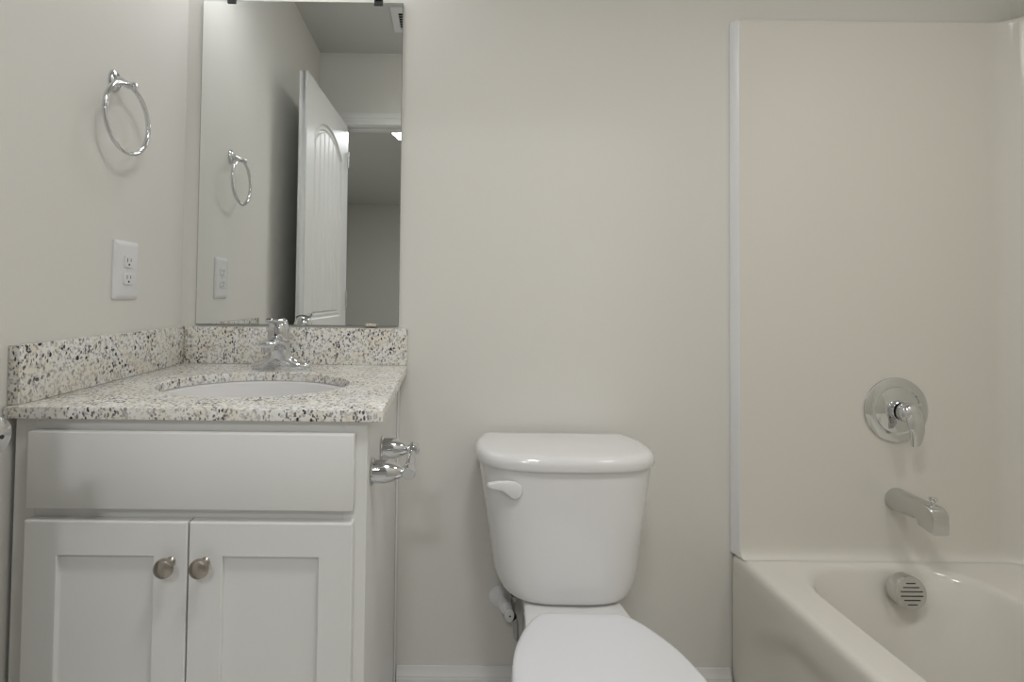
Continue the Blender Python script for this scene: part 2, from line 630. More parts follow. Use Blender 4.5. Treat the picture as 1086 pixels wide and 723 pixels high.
# ---------------------------------------------------------------- vanity light above the mirror
VL = (0.325, -0.001, 2.33)
vl = thing('vanity_light', 'three-lamp chrome vanity light above the mirror', 'light fixture', VL)
b = NB()
loft(b, [[(VL[0] + x, -0.001 - h, VL[2] + z) for x, z in rrect(-0.25 + i, 0.25 - i, -0.05 + i, 0.05 - i, 0.02 - i * 0.5, 5, 3)] for h, i in ((0, 0), (0.016, 0), (0.02, 0.004))])
obj('backplate', b, M['chrome'], vl)
for dx in (-0.17, 0.0, 0.17):
    x = VL[0] + dx
    b = NB(); tube(b, spline([(x, -0.02, VL[2]), (x, -0.07, VL[2] + 0.006), (x, -0.105, VL[2] + 0.004), (x, -0.115, VL[2] - 0.02)], 6), 0.008, 12)
    lathe(b, [(0, 0), (0.02, 0), (0.024, -0.02), (0.024, -0.03), (0, -0.03)], (x, -0.115, VL[2] - 0.015), (0, 0, 1), 24)
    arm = obj('arm', b, M['chrome'], vl)
    b = NB()
    pr = [(0.022, -0.045), (0.030, -0.055), (0.040, -0.085), (0.050, -0.125), (0.055, -0.150)]
    rings = [[(x + r * math.cos(2 * PI * k / 32), -0.115 + r * math.sin(2 * PI * k / 32), VL[2] + h) for k in range(32)] for r, h in pr + [(r - 0.003, h) for r, h in pr[::-1]]]
    loft(b, rings, False, False)
    obj('lamp_shade', b, M['shade'], arm)
    ld = bpy.data.lights.new('vanity_lamp', 'POINT')
    ld.energy = VANITY_W; ld.color = VANITY_RGB; ld.shadow_soft_size = 0.035
    lo = bpy.data.objects.new('vanity_lamp', ld)
    COL.objects.link(lo)
    lo.parent = vl
    lo.location = (dx, -0.114, -0.165)

# ---------------------------------------------------------------- ceiling lamps, some added as fill, and vent
def dome_light(name, label, x, y, r, h, dm, watts, rgb, flat=False):
    t = thing(name, label, 'ceiling light', (x, y, CZ))
    q = NB(); lathe(q, [(0, -0.001), (r + 0.012, -0.001), (r + 0.014, -0.012), (r + 0.006, -0.022), (0, -0.022)], (x, y, CZ), (0, 0, 1), 48); obj('ring_base', q, M['trim'], t)
    q = NB(); lathe(q, [(r * math.cos(a), -0.0225 - h * math.sin(a)) for a in [PI / 2 * k / 10 for k in range(11)]], (x, y, CZ), (0, 0, 1), 48); obj('diffuser', q, dm, t)
    ld = bpy.data.lights.new('lamp', 'AREA' if flat else 'SPOT')
    if flat:
        ld.shape = 'DISK'; ld.size = r * 1.6
    else:
        ld.spot_size = math.radians(168); ld.spot_blend = 1.0; ld.shadow_soft_size = r
    ld.energy = watts; ld.color = rgb
    lo = bpy.data.objects.new('lamp', ld)
    COL.objects.link(lo)
    lo.parent = t
    lo.location = (0, 0, -0.026 - h - (0 if flat else r * 0.25))
    return t


dome_light('ceiling_light', 'round frosted flush ceiling light near the bathroom door', FILL_X, FILL_Y, 0.15, 0.07, M['dome'], CEIL_FILL_W, FILL_RGB)
dome_light('ceiling_light', 'smaller round frosted ceiling light above the bathtub', 1.90, -0.95, 0.16, 0.05, M['dome'], TUB_FILL_W, FILL_RGB)
dome_light('ceiling_light', 'round lit ceiling light in the dim room seen through the doorway in the mirror', 0.47, -2.78, 0.20, 0.03, M['halldome'], HALL_W, (0.97, 0.985, 1.02), True)

dome_light('ceiling_light', 'second round ceiling light deep in the room beyond the doorway', 1.70, -4.60, 0.18, 0.03, M['halldome'], 9.0, (0.97, 0.985, 1.02), True)  # extra lamp added to brighten the room beyond the doorway

vt = thing('ceiling_vent', 'white square exhaust vent grille in the bathroom ceiling', 'vent', (0.60, -1.095, CZ))
vx0, vx1, vy0, vy1 = 0.455, 0.745, -1.21, -0.985
b = NB()
o1 = rrect(vx0, vx1, vy0, vy1, 0.008, 4, 2)
i1 = rrect(vx0 + 0.035, vx1 - 0.035, vy0 + 0.035, vy1 - 0.035, 0.003, 4, 2)
R = loft(b, [[(x, y, CZ - 0.0005) for x, y in o1], [(x, y, CZ - 0.008) for x, y in o1], [(x, y, CZ - 0.013) for x, y in i1], [(x, y, CZ - 0.0005) for x, y in i1]], False, False)
obj('vent_frame', b, M['plastic'], vt)
b = NB(); box(b, vx0 + 0.034, vx1 - 0.034, vy0 + 0.034, vy1 - 0.034, CZ - 0.0025, CZ - 0.0006); obj('vent_duct', b, M['dark'], vt)
for k in range(7):
    yy = vy0 + 0.047 + k * (vy1 - vy0 - 0.094) / 6
    b = NB()
    loft(b, [[(x, yy - 0.007, CZ - 0.004), (x, yy - 0.006, CZ - 0.003), (x, yy + 0.007, CZ - 0.011), (x, yy + 0.006, CZ - 0.012)] for x in (vx0 + 0.034, vx1 - 0.034)])
    obj('louver', b, M['plastic'], vt)

# ---------------------------------------------------------------- towel ring on the left wall
RY, RZ, RXX, RR = -0.311, 1.479, 0.038, 0.0740
tr = thing('towel_ring', 'round chrome towel ring on the left wall beside the mirror', 'towel ring', (0, RY, RZ + RR))
b = NB()
MZ = RZ + RR + 0.012
lathe(b, [(0, 0.0003), (0.0215, 0.0003), (0.0215, 0.003), (0.019, 0.007), (0.012, 0.011), (0, 0.012)], (0, RY + 0.006, MZ), (1, 0, 0), 36, sx=0.85, sy=1.15)
obj('wall_flange', b, M['chrome'], tr)
b = NB()
tube(b, spline([(0.009, RY + 0.006, MZ), (0.022, RY + 0.005, MZ - 0.003), (RXX, RY + 0.003, RZ + RR), (RXX + 0.007, RY + 0.002, RZ + RR - 0.001)], 6), [0.0095] * 6 + [0.0078] * 6 + [0.0072] * 7, 16)
lathe(b, [(0, -0.003), (0.007, -0.003), (0.0088, 0.0), (0.0088, 0.004), (0.006, 0.008), (0, 0.009)], (RXX + 0.008, RY + 0.002, RZ + RR - 0.001), (1, 0, 0), 20)
obj('post', b, M['chrome'], tr)
b = NB()
tube(b, [(RXX, RY + RR * math.sin(2 * PI * k / 72), RZ + RR * math.cos(2 * PI * k / 72)) for k in range(72)], 0.0052, 14, closed=True)
obj('ring', b, M['chrome'], tr)

# ---------------------------------------------------------------- outlet
oy0, oy1, oz0, oz1 = -0.294, -0.205, 1.083, 1.217
oc, ocz = (oy0 + oy1) / 2, (oz0 + oz1) / 2
ot = thing('electrical_outlet', 'white duplex electrical outlet on the left wall below the towel ring', 'outlet', (0, oc, oz0))
b = NB()
loft(b, [[(h, y, z) for y, z in rrect(oy0 + i, oy1 - i, oz0 + i, oz1 - i, 0.004, 4, 3)] for h, i in ((0.0004, 0), (0.003, 0.0005), (0.0065, 0.006), (0.0075, 0.011))])
obj('cover_plate', b, M['plastic'], ot)
for dz in (0.0195, -0.0195):
    zc = ocz + dz
    b = NB()
    out = []
    for k in range(40):
        a = 2 * PI * k / 40
        out.append((max(-0.0165, min(0.0165, 0.0185 * math.cos(a))), max(-0.0135, min(0.0135, 0.0185 * math.sin(a)))))
    loft(b, [[(h, oc + y * s, zc + z * s) for y, z in out] for h, s in ((0.0072, 1), (0.0094, 1), (0.0102, 0.94))])
    rc = obj('receptacle', b, M['plastic'], ot)
    b = NB()
    box(b, 0.0098, 0.0105, oc - 0.0072, oc - 0.0052, zc - 0.001, zc + 0.008)
    box(b, 0.0098, 0.0105, oc + 0.0052, oc + 0.0070, zc - 0.000, zc + 0.007)
    lathe(b, [(0, 0), (0.0026, 0), (0.0026, 0.0007), (0, 0.0007)], (0.0098, oc, zc - 0.0068), (1, 0, 0), 12)
    obj('socket_slots', b, M['dark'], rc, label='dark socket slots')
b = NB(); lathe(b, [(0, 0), (0.0032, 0), (0.0028, 0.0012), (0, 0.0014)], (0.0073, oc, ocz), (1, 0, 0), 14); obj('screw', b, M['plastic'], ot)

# ---------------------------------------------------------------- vanity cabinet
CX0, CX1, CY, CTOP = 0.0130, 0.608, -0.543, 0.8862
vc = thing('vanity_cabinet', 'white shaker vanity cabinet with two doors under the granite top', 'cabinet', (0.307, -0.28, 0))
b = NB()
box(b, CX0, CX0 + 0.016, CY + 0.019, -0.002, 0.001, CTOP)                     # sides
box(b, CX1 - 0.016, CX1, CY + 0.019, -0.002, 0.001, CTOP)
box(b, CX0 + 0.016, CX1 - 0.016, -0.008, -0.002, 0.10, CTOP)                  # back
box(b, CX0 + 0.016, CX1 - 0.016, CY + 0.019, -0.008, 0.10, 0.116)             # bottom
box(b, CX0 + 0.016, CX1 - 0.016, CY + 0.075, CY + 0.09, 0.001, 0.10)          # toe kick
obj('carcass', b, M['cabinet'], vc)
b = NB()
sx0, sx1 = 0.036, 0.040
box(b, CX0, CX0 + sx0, CY, CY + 0.0188, 0.10, CTOP, 0.0008, 1)
box(b, CX1 - sx1, CX1, CY, CY + 0.0188, 0.10, CTOP, 0.0008, 1)
for z0, z1 in ((CTOP - 0.04, CTOP), (0.71, 0.752), (0.10, 0.14)):
    box(b, CX0 + sx0, CX1 - sx1, CY + 0.0004, CY + 0.0188, z0, z1)
obj('face_frame', b, M['cabinet'], vc)
b = NB(); box(b, CX1 + 0.0003, CX1 + 0.006, -0.019, -0.0015, 0.001, CTOP - 0.001, 0.0015, 2); obj('scribe_moulding', b, M['cabinet'], vc)
YD = CY - 0.0195
b = NB(); box(b, 0.0490, 0.5885, YD, CY - 0.0005, 0.7412, 0.8668, 0.0022, 2); obj('drawer_front', b, M['cabinet'], vc)


def shaker(x0, x1, z0, z1, kx):
    q = NB()
    st = 0.0555
    fr = lambda i, y: [(x0 + i, y, z0 + i), (x1 - i, y, z0 + i), (x1 - i, y, z1 - i), (x0 + i, y, z1 - i)]
    R = [ring(q, fr(0, CY - 0.0005)), ring(q, fr(0, YD + 0.002)), ring(q, fr(0.0006, YD + 0.0006)), ring(q, fr(0.002, YD)), ring(q, fr(st - 0.001, YD)), ring(q, fr(st, YD + 0.001)), ring(q, fr(st, YD + 0.0095))]
    for a, c in zip(R, R[1:]):
        bridge(q, a, c)
    q.faces.new(R[-1]); q.faces.new(R[0])
    d = obj('door', q, M['cabinet'], vc, sharp=20)
    q = NB()
    lathe(q, [(0, 0.0002), (0.0078, 0.0002), (0.0082, 0.002), (0.0058, 0.005), (0.0050, 0.010), (0.0062, 0.014), (0.0115, 0.0165), (0.0152, 0.0195),
              (0.0158, 0.0225), (0.0145, 0.0262), (0.0100, 0.0290), (0.0045, 0.0302), (0, 0.0304)], (kx, YD, 0.6575), (0, -1, 0), 32)
    obj('knob', q, M['nickel'], d, label='round brushed nickel knob')


shaker(0.0475, 0.3170, 0.115, 0.7210, 0.291)
shaker(0.3195, 0.5885, 0.115, 0.7210, 0.3475)

# ---------------------------------------------------------------- granite top with splashes
GZ1, GZ0 = 0.9065, 0.8868
GX0, GX1, GY0 = 0.0015, 0.635, -0.5576
SCX, SCY, SA, SB = 0.330, -0.312, 0.200, 0.150
NS = 64
ell = lambda a, c, z: [(SCX + a * math.cos(2 * PI * k / NS), SCY + c * math.sin(2 * PI * k / NS), z) for k in range(NS)]
ct = thing('countertop', 'speckled cream granite vanity top with backsplash', 'countertop', (0.32, -0.28, GZ0))
b = NB()
sq = lambda i, z: [(x, y, z) for x, y in rrect(GX0 + i, GX1 - i, GY0 + i, -0.0015, 0.003, 3, 6)]
R = [ring(b, sq(0.001, GZ0)), ring(b, sq(0, GZ0 + 0.001)), ring(b, sq(0, GZ1 - 0.0015)), ring(b, sq(0.0005, GZ1 - 0.0004)), ring(b, sq(0.0018, GZ1))]
for p, q in zip(R, R[1:]):
    bridge(b, p, q)
H = [ring(b, ell(SA, SB, GZ0)), ring(b, ell(SA, SB, GZ1 - 0.0015)), ring(b, ell(SA + 0.0015, SB + 0.0015, GZ1))]
for p, q in zip(H, H[1:]):
    bridge(b, p, q)
fill_loops(b, [R[-1], H[-1]])
fill_loops(b, [R[0], H[0]])
obj('slab', b, M['granite'], ct, sharp=40)
b = NB(); box(b, 0.0205, GX1 - 0.0005, -0.0197, -0.001, GZ1 + 0.0003, GZ1 + 0.1008, 0.0012, 2); obj('backsplash', b, M['granite'], ct)
b = NB(); box(b, 0.001, 0.0197, GY0 + 0.009, -0.001, GZ1 + 0.0003, GZ1 + 0.1008, 0.0012, 2); obj('side_splash', b, M['granite'], ct)

# ---------------------------------------------------------------- undermount sink
sk = thing('sink', 'white oval undermount sink set in the granite top', 'sink', (SCX, SCY, 0.73))
b = NB()
zs = GZ0 - 0.0006
prof = [(1.13, 0.0), (1.02, 0.0), (0.985, -0.004), (0.975, -0.014), (0.95, -0.045), (0.90, -0.085), (0.79, -0.118), (0.60, -0.136), (0.35, -0.143), (0.115, -0.147), (0.11, -0.15)]
outp = [(0.12, -0.165), (0.62, -0.150), (0.84, -0.128), (0.96, -0.085), (1.03, -0.02), (1.13, -0.013)]
loft(b, [ell(SA * s, SB * s, zs + h) for s, h in prof + outp] + [ell(SA * 1.13, SB * 1.13, zs)], False, False)
obj('basin', b, M['porcelain'], sk)
b = NB(); lathe(b, [(0, 0), (0.021, 0), (0.0225, 0.002), (0.019, 0.0042), (0.016, 0.002), (0.015, 0.0045), (0, 0.006)], (SCX, SCY, zs - 0.1495), (0, 0, 1), 32); obj('drain', b, M['chrome'], sk)

# ---------------------------------------------------------------- faucet
FX, FY, FZ = 0.312, -0.094, GZ1 + 0.0005
fc = thing('faucet', 'single-handle chrome faucet on the granite top behind the sink', 'faucet', (FX, FY, FZ))
b = NB()
NF = 64


def fring(z, wx, wy, neck, cr, dy=0.0):
    """section between a winged oval base (neck 0) and a round body (neck 1)"""
    o = []
    for k in range(NF):
        a = 2 * PI * k / NF
        c, q = math.cos(a), math.sin(a)
        ex, ey = wx * math.copysign(abs(c) ** 0.9, c), wy * math.copysign(abs(q) ** 0.8, q)
        rx, ry = cr * c, cr * q
        o.append((FX + ex * (1 - neck) + rx * neck, FY + dy + ey * (1 - neck) + ry * neck, FZ + z))
    return o


loft(b, [fring(0, 0.0760, 0.0255, 0, 0.02), fring(0.005, 0.0770, 0.0262, 0, 0.02), fring(0.0105, 0.0745, 0.0255, 0, 0.02, -0.001), fring(0.0140, 0.068, 0.0250, 0.03, 0.025, -0.002),
         fring(0.019, 0.058, 0.026, 0.20, 0.026, -0.004), fring(0.026, 0.049, 0.027, 0.45, 0.0265, -0.005), fring(0.036, 0.038, 0.027, 0.75, 0.0268, -0.008), fring(0.048, 0.03, 0.026, 1, 0.0268, -0.012),
         fring(0.062, 0.03, 0.026, 1, 0.0268, -0.015), fring(0.0695, 0.03, 0.026, 1, 0.0262, -0.0165), fring(0.0705, 0.03, 0.026, 1, 0.0250, -0.0168)])
obj('body', b, M['chrome'], fc, sharp=50)
b = NB()
sp = spline([(FX, FY - 0.012, FZ + 0.052), (FX, FY - 0.038, FZ + 0.066), (FX, FY - 0.066, FZ + 0.073), (FX, FY - 0.090, FZ + 0.0735), (FX, FY - 0.106, FZ + 0.0715), (FX, FY - 0.1110, FZ + 0.0705), (FX, FY - 0.1130, FZ + 0.0700)], 5)
wl = [(0.0200, 0.0262), (0.0140, 0.0245), (0.0105, 0.0230), (0.0095, 0.0222), (0.0088, 0.0212), (0.0070, 0.0185), (0.0030, 0.0100)]
rad_ = []
for i in range(len(sp)):
    q = i / 5; k = min(5, int(q)); f = min(1, q - k)
    rad_.append((wl[k][0] + (wl[k + 1][0] - wl[k][0]) * f, wl[k][1] + (wl[k + 1][1] - wl[k][1]) * f))
tube(b, sp, rad_, 28, up=(0, 0, 1))
obj('spout', b, M['chrome'], fc, sharp=60)
b = NB(); lathe(b, [(0, 0), (0.0118, 0), (0.0128, 0.001), (0.0132, 0.0135), (0, 0.0135)], (FX, FY - 0.092, FZ + 0.0535), (0, -0.1, 1), 28); obj('aerator', b, M['chrome'], fc)
b = NB()
ha = Vector((0, -0.16, 1)).normalized()
ho = Vector((FX, FY - 0.0175, FZ + 0.0722))
lathe(b, [(0, 0.0), (0.0240, 0.0), (0.0272, 0.002), (0.0278, 0.010), (0.0276, 0.022), (0.0262, 0.034), (0.0228, 0.046), (0.0170, 0.0535), (0.009, 0.0575), (0, 0.0585)], ho, ha, 40)
lv = spline([ho + Vector((0, 0.004, 0.0505)), ho + Vector((0, -0.022, 0.0510)), ho + Vector((0, -0.050, 0.0535)), ho + Vector((0, -0.078, 0.0570)), ho + Vector((0, -0.0815, 0.0576))], 5)
wl = [(0.0085, 0.0200), (0.0080, 0.0185), (0.0055, 0.0125), (0.0048, 0.0085), (0.0025, 0.0045)]
rad_ = []
for i in range(len(lv)):
    q = i / 5; k = min(3, int(q)); f = min(1, q - k)
    rad_.append((wl[k][0] + (wl[k + 1][0] - wl[k][0]) * f, wl[k][1] + (wl[k + 1][1] - wl[k][1]) * f))
tube(b, lv, rad_, 24, up=(0, 0, 1))
hd = obj('handle', b, M['chrome'], fc, sharp=60)
b = NB(); lathe(b, [(0, 0), (0.0032, 0), (0.0028, 0.0008), (0, 0.001)], ho + ha * 0.018 + Vector((0, -0.0272, 0)), (0, -1, -0.1), 16); obj('temperature_mark', b, M['dark'], hd)
b = NB(); lathe(b, [(0, 0), (0.0245, 0), (0.0245, 0.0009), (0, 0.0009)], (FX, FY - 0.0170, FZ + 0.0707), ha, 32); obj('gasket', b, M['dark'], fc, label='thin dark seam under the handle')

# ---------------------------------------------------------------- toilet paper holder on the cabinet side
PX = CX1 + 0.0008
tp = thing('toilet_paper_holder', 'empty chrome toilet paper holder on the side of the vanity cabinet', 'toilet paper holder', (PX, -0.415, 0.78))
PYS, PZ = (-0.486, -0.350), 0.781
post = [(0, 0), (0.0240, 0), (0.0248, 0.0015), (0.0240, 0.003), (0.0212, 0.004), (0.0208, 0.012), (0.0202, 0.024), (0.0185, 0.034), (0.0150, 0.044), (0.0110, 0.051), (0.0088, 0.054), (0.0088, 0.057), (0.0105, 0.058), (0.0105, 0.066), (0.0098, 0.0665), (0, 0.067)]
for y in PYS:
    b = NB(); lathe(b, post, (PX, y, PZ), (1, 0, 0), 32)
    lathe(b, [(0, -0.0125), (0.0105, -0.0125), (0.0125, -0.008), (0.0130, 0), (0.0125, 0.008), (0.0105, 0.0125), (0, 0.0125)], (PX + 0.0665, y, PZ), (0, 1, 0), 24)
    obj('post', b, M['chrome'], tp)
b = NB()
xr = PX + 0.0665
ym = (PYS[0] + PYS[1]) / 2
lathe(b, [(0, -0.0553), (0.0065, -0.0553), (0.0085, -0.050), (0.0085, 0.0), (0.0072, 0.0008), (0.0072, 0.050), (0.0058, 0.0553), (0, 0.0553)], (xr, ym, PZ), (0, 1, 0), 24)
obj('roller', b, M['chrome'], tp)

# ---------------------------------------------------------------- toilet
TX = 1.0405
to = thing('toilet', 'white two-piece toilet with closed lid between vanity and bathtub', 'toilet', (TX, -0.36, 0))


def tank_ring(hw_mid, hw_back, yb, yf, ym_, z, n=3.0, k=24, rb=0.015):
    o = []
    # front: superellipse from +x side to -x side
    for i in range(k + 1):
        a = PI * i / k
        c, s = math.cos(a), math.sin(a)
        o.append((TX + hw_mid * math.copysign(abs(c) ** (2 / n), c), ym_ - (ym_ - yf) * abs(s) ** (2 / n), z))
    for i in range(1, 5):
        t = i / 5
        o.append((TX - (hw_mid + (hw_back - hw_mid) * t ** 1.6), ym_ + (yb - rb - ym_) * t, z))
    for i in range(5):
        a = PI / 2 * i / 4
        o.append((TX - hw_back + rb - rb * math.cos(a), yb - rb + rb * math.sin(a), z))
    for i in range(1, 6):
        o.append((TX - hw_back + rb + (2 * hw_back - 2 * rb) * i / 6, yb, z))
    for i in range(5):
        a = PI / 2 * (1 - i / 4)
        o.append((TX + hw_back - rb + rb * math.cos(a), yb - rb + rb * math.sin(a), z))
    for i in range(4, 0, -1):
        t = i / 5
        o.append((TX + (hw_mid + (hw_back - hw_mid) * t ** 1.6), ym_ + (yb - rb - ym_) * t, z))
    return o


LZ0, LZ1 = 0.6950, 0.7290
b = NB()
rows = [(LZ0, 0.006), (LZ0 + 0.0015, 0.0015), (LZ0 + 0.006, 0.0), (LZ0 + 0.017, 0.0), (LZ0 + 0.0235, 0.0020), (LZ0 + 0.029, 0.0065), (LZ0 + 0.0322, 0.0135), (LZ0 + 0.0334, 0.024), (LZ0 + 0.0342, 0.05)]
loft(b, [tank_ring(0.2215 - i, 0.203 - i, -0.018 - i * 0.4, -0.243 + i, -0.105, z, 3.1) for z, i in rows])
obj('tank_lid', b, M['porcelain'], to, sharp=50)
b = NB()
TB = 0.386
rows = []
zt = LZ0 - 0.0006
for z in (zt, 0.66, 0.62, 0.58, 0.54, 0.50, 0.47, 0.45, 0.437, 0.425, 0.414, 0.404, 0.396, 0.390, 0.387, TB):
    s = (zt - z) / (zt - TB)
    hm = 0.2135 - 0.046 * s
    q = max(0.0, (0.440 - z) / (0.440 - TB))
    rnd = 0.028 * (1 - math.sqrt(max(0.0, 1 - q * q)))
    q2 = max(0.0, (0.404 - z) / (0.404 - TB))
    rf = 0.017 * (1 - math.sqrt(max(0.0, 1 - q2 * q2)))
    rows.append(tank_ring(hm - rnd, hm * 0.93 - rnd, -0.022 - 0.3 * rf, -0.232 - 0.006 * s + rf, -0.105, z, 3.3))
loft(b, rows)
obj('tank', b, M['porcelain'], to, sharp=50)
# flush lever
LP = [(518, 509.5), (528, 507.5), (540, 507), (548, 507.8), (553.5, 511.5), (555.5, 517), (553.5, 522.5), (548, 525.5), (543, 524.5), (537, 519.5), (530, 515.8), (521, 514.2), (517.5, 512.4)]
lx, lz, ly = 0.9070, 0.6495, -0.2215


def lever_ring(sc, y0, tilt=0.0):
    return [(lx + (u - 548) / 455 * sc - (1 - sc) * 0.004, y0 - tilt * (548 - u) / 30, lz - (v - 517) / 455 * sc) for u, v in LP]


b = NB()
lathe(b, [(0, -0.004), (0.0105, -0.004), (0.0105, 0.006), (0, 0.006)], (lx, ly, lz), (-0.08, -1, 0), 24)
loft(b, [lever_ring(0.92, ly - 0.0045, -0.003), lever_ring(1.0, ly - 0.006, -0.003), lever_ring(1.0, ly - 0.0095, -0.001), lever_ring(0.93, ly - 0.0122, 0.0), lever_ring(0.78, ly - 0.0133, 0.0)])
obj('flush_lever', b, M['plastic'], to, sharp=40)
# bowl and deck
def egg(pts_half, z, cx=TX + 0.004):
    """closed outline from half-width/y pairs (back to front tip)"""
    P = spline([(w, y, 0) for w, y in pts_half], 5)
    right = [(cx + p.x, p.y, z) for p in P]
    left = [(cx - p.x, p.y, z) for p in P[::-1]]
    if abs(P[-1].x) < 1e-6:
        left = left[1:]
    return right + left


lidh = [(0.040, -0.287), (0.080, -0.287), (0.098, -0.294), (0.119, -0.315), (0.143, -0.354), (0.164, -0.405), (0.177, -0.470), (0.180, -0.54), (0.166, -0.62), (0.128, -0.69), (0.070, -0.735), (0.0, -0.750)]


def scale_h(h, w, back, front, c=-0.5):
    return [(max(0.0, x - w * min(1, x / 0.05)), (y - back if y > c + 0.12 else (y + front * min(1, (c + 0.12 - y) / 0.1)))) for x, y in h]


b = NB()
loft(b, [egg(scale_h(lidh, i, i, i), z) for z, i in ((0.3905, 0.003), (0.392, 0.0008), (0.395, 0.0), (0.402, 0.0), (0.4062, 0.0015), (0.4085, 0.0045), (0.4098, 0.010), (0.4108, 0.03))])
obj('seat_lid', b, M['seat'], to, sharp=60)
b = NB()
s0 = [(w + 0.001 if w > 0 else 0.0, y) for w, y in lidh]
i0 = [(0.03, -0.36), (0.06, -0.362), (0.08, -0.375), (0.10, -0.41), (0.115, -0.45), (0.118, -0.49), (0.117, -0.54), (0.108, -0.60), (0.085, -0.65), (0.06, -0.68), (0.03, -0.695), (0.0, -0.698)]
R = [ring(b, egg(h, z)) for h, z in ((s0, 0.3735), (s0, 0.387), (scale_h(s0, 0.003, 0.003, 0.003), 0.3895), (i0, 0.3895), (i0, 0.3735))]
for p, q in zip(R, R[1:]):
    bridge(b, p, q)
bridge(b, R[-1], R[0])
obj('seat', b, M['seat'], to, sharp=60)
for s in (-1, 1):
    b = NB(); box(b, TX + 0.004 + s * 0.07 - 0.016, TX + 0.004 + s * 0.07 + 0.016, -0.318, -0.292, 0.3845, 0.3890, 0.002, 2); obj('seat_hinge', b, M['seat'], to)
b = NB()
bo = [(0.05, -0.060), (0.085, -0.060), (0.100, -0.075), (0.107, -0.12), (0.112, -0.18), (0.119, -0.25), (0.129, -0.32), (0.150, -0.40), (0.168, -0.48), (0.170, -0.55), (0.155, -0.63), (0.118, -0.69), (0.065, -0.728), (0, -0.74)]


def mod(h, w, ys, yo=0):
    return [(x * w, -0.40 + (y + 0.40) * ys + yo) for x, y in h]


def deckz(o, zb, zf):
    r = []
    for x, y, z in o:
        t = min(1, max(0, (y + 0.36) / 0.08))
        r.append((x, y, zf + (zb - zf) * t))
    return r


base = [(0.05, -0.10), (0.085, -0.10), (0.095, -0.115), (0.098, -0.16), (0.098, -0.22), (0.098, -0.28), (0.10, -0.33), (0.105, -0.38), (0.108, -0.43), (0.106, -0.48), (0.095, -0.53), (0.07, -0.57), (0.035, -0.59), (0, -0.595)]


def blend(a, c, t):
    return [(p[0] + (q[0] - p[0]) * t, p[1] + (q[1] - p[1]) * t) for p, q in zip(a, c)]


rows = [egg([(x * 1.06, y) for x, y in base], 0.001), egg([(x * 1.06, y) for x, y in base], 0.015), egg(base, 0.03), egg(blend(base, bo, -0.02), 0.12), egg(blend(base, bo, 0.15), 0.19),
        egg(blend(base, bo, 0.50), 0.25), egg(blend(base, bo, 0.82), 0.30), egg(blend(base, bo, 0.97), 0.335), deckz(egg(bo, 0.36), 0.370, 0.360), deckz(egg(mod(bo, 0.985, 0.993), 0.37), 0.3815, 0.369), deckz(egg(mod(bo, 0.94, 0.97), 0.37), 0.3845, 0.3715), deckz(egg(mod(bo, 0.6, 0.7), 0.37), 0.3845, 0.372)]
loft(b, rows)
obj('bowl', b, M['porcelain'], to, sharp=50)

# ---------------------------------------------------------------- water shutoff valve by the toilet
VX, VZ = 0.899, 0.2715
va = Vector((0.20, -1, -0.02)).normalized()
vo = Vector((VX, 0, VZ))
wv = thing('water_shutoff_valve', 'white shutoff valve with hose on the wall left of the toilet tank', 'valve', (VX, 0, VZ))
b = NB(); lathe(b, [(0, 0.0005), (0.0300, 0.0005), (0.0305, 0.003), (0.026, 0.009), (0.017, 0.014), (0, 0.0145)], vo, (0, -1, 0), 36); obj('escutcheon', b, M['plastic'], wv)
b = NB(); lathe(b, [(0, 0.012), (0.0125, 0.012), (0.0125, 0.034), (0.0160, 0.0345), (0.0160, 0.054), (0.0120, 0.057), (0.0080, 0.060), (0.0080, 0.074), (0, 0.074)], vo, va, 28)
od = Vector((0.62, -0.05, -0.78)).normalized()
o0 = vo + va * 0.045
lathe(b, [(0, 0), (0.0090, 0), (0.0090, 0.026), (0, 0.026)], o0, od, 20)
obj('valve_body', b, M['plastic'], wv)
b = NB(); lathe(b, [(0, 0.0735), (0.0135, 0.0735), (0.0150, 0.0760), (0.0150, 0.0830), (0.0130, 0.0850), (0, 0.0855)], vo, va, 28, sx=0.80, sy=1.15); hv = obj('valve_handle', b, M['plastic'], wv)
b = NB(); lathe(b, [(0, 0), (0.0024, 0), (0.0024, 0.0008), (0, 0.0008)], vo + va * 0.0853, va, 12); obj('handle_screw', b, M['dark'], hv)
b = NB(); lathe(b, [(0, 0.0245), (0.0110, 0.0245), (0.0110, 0.0375), (0, 0.0375)], o0, od, 6); obj('compression_nut', b, M['brass'], wv, label='dark nut at the valve outlet')
n0 = o0 + od * 0.036
b = NB(); tube(b, spline([n0, n0 + od * 0.010, n0 + Vector((0.0085, -0.001, -0.030)), n0 + Vector((0.0100, 0.006, -0.056)), n0 + Vector((0.0100, 0.018, -0.064)), n0 + Vector((0.0075, 0.024, -0.045)), n0 + Vector((0.002, 0.020, 0.010)), n0 + Vector((0.0, 0.000, 0.055)), (0.9275, -0.0935, 0.318), (0.9275, -0.0945, 0.3335)], 6), 0.0055, 12); obj('supply_hose', b, M['hose'], wv)
b = NB(); lathe(b, [(0, 0), (0.0125, 0), (0.0125, 0.026), (0.0105, 0.030), (0.0105, 0.050), (0, 0.050)], (0.9275, -0.0945, 0.332), (0, 0, 1), 8); obj('coupling_nut', b, M['brass'], wv, label='dark coupling nut under the tank')

# ---------------------------------------------------------------- bathtub
AX, BX = 1.5415, 2.336      # apron side, wall side
AY0, AY1 = -1.450, -0.004   # ends
TZ = 0.400
bt = thing('bathtub', 'cream white alcove bathtub along the right wall', 'bathtub', (1.94, -0.73, 0))
b = NB()
NC, NSd = 10, 14


def tr_(x0, x1, y0, y1, r, z):
    return [(x, y, z) for x, y in rrect(x0, x1, y0, y1, r, NC, NSd)]


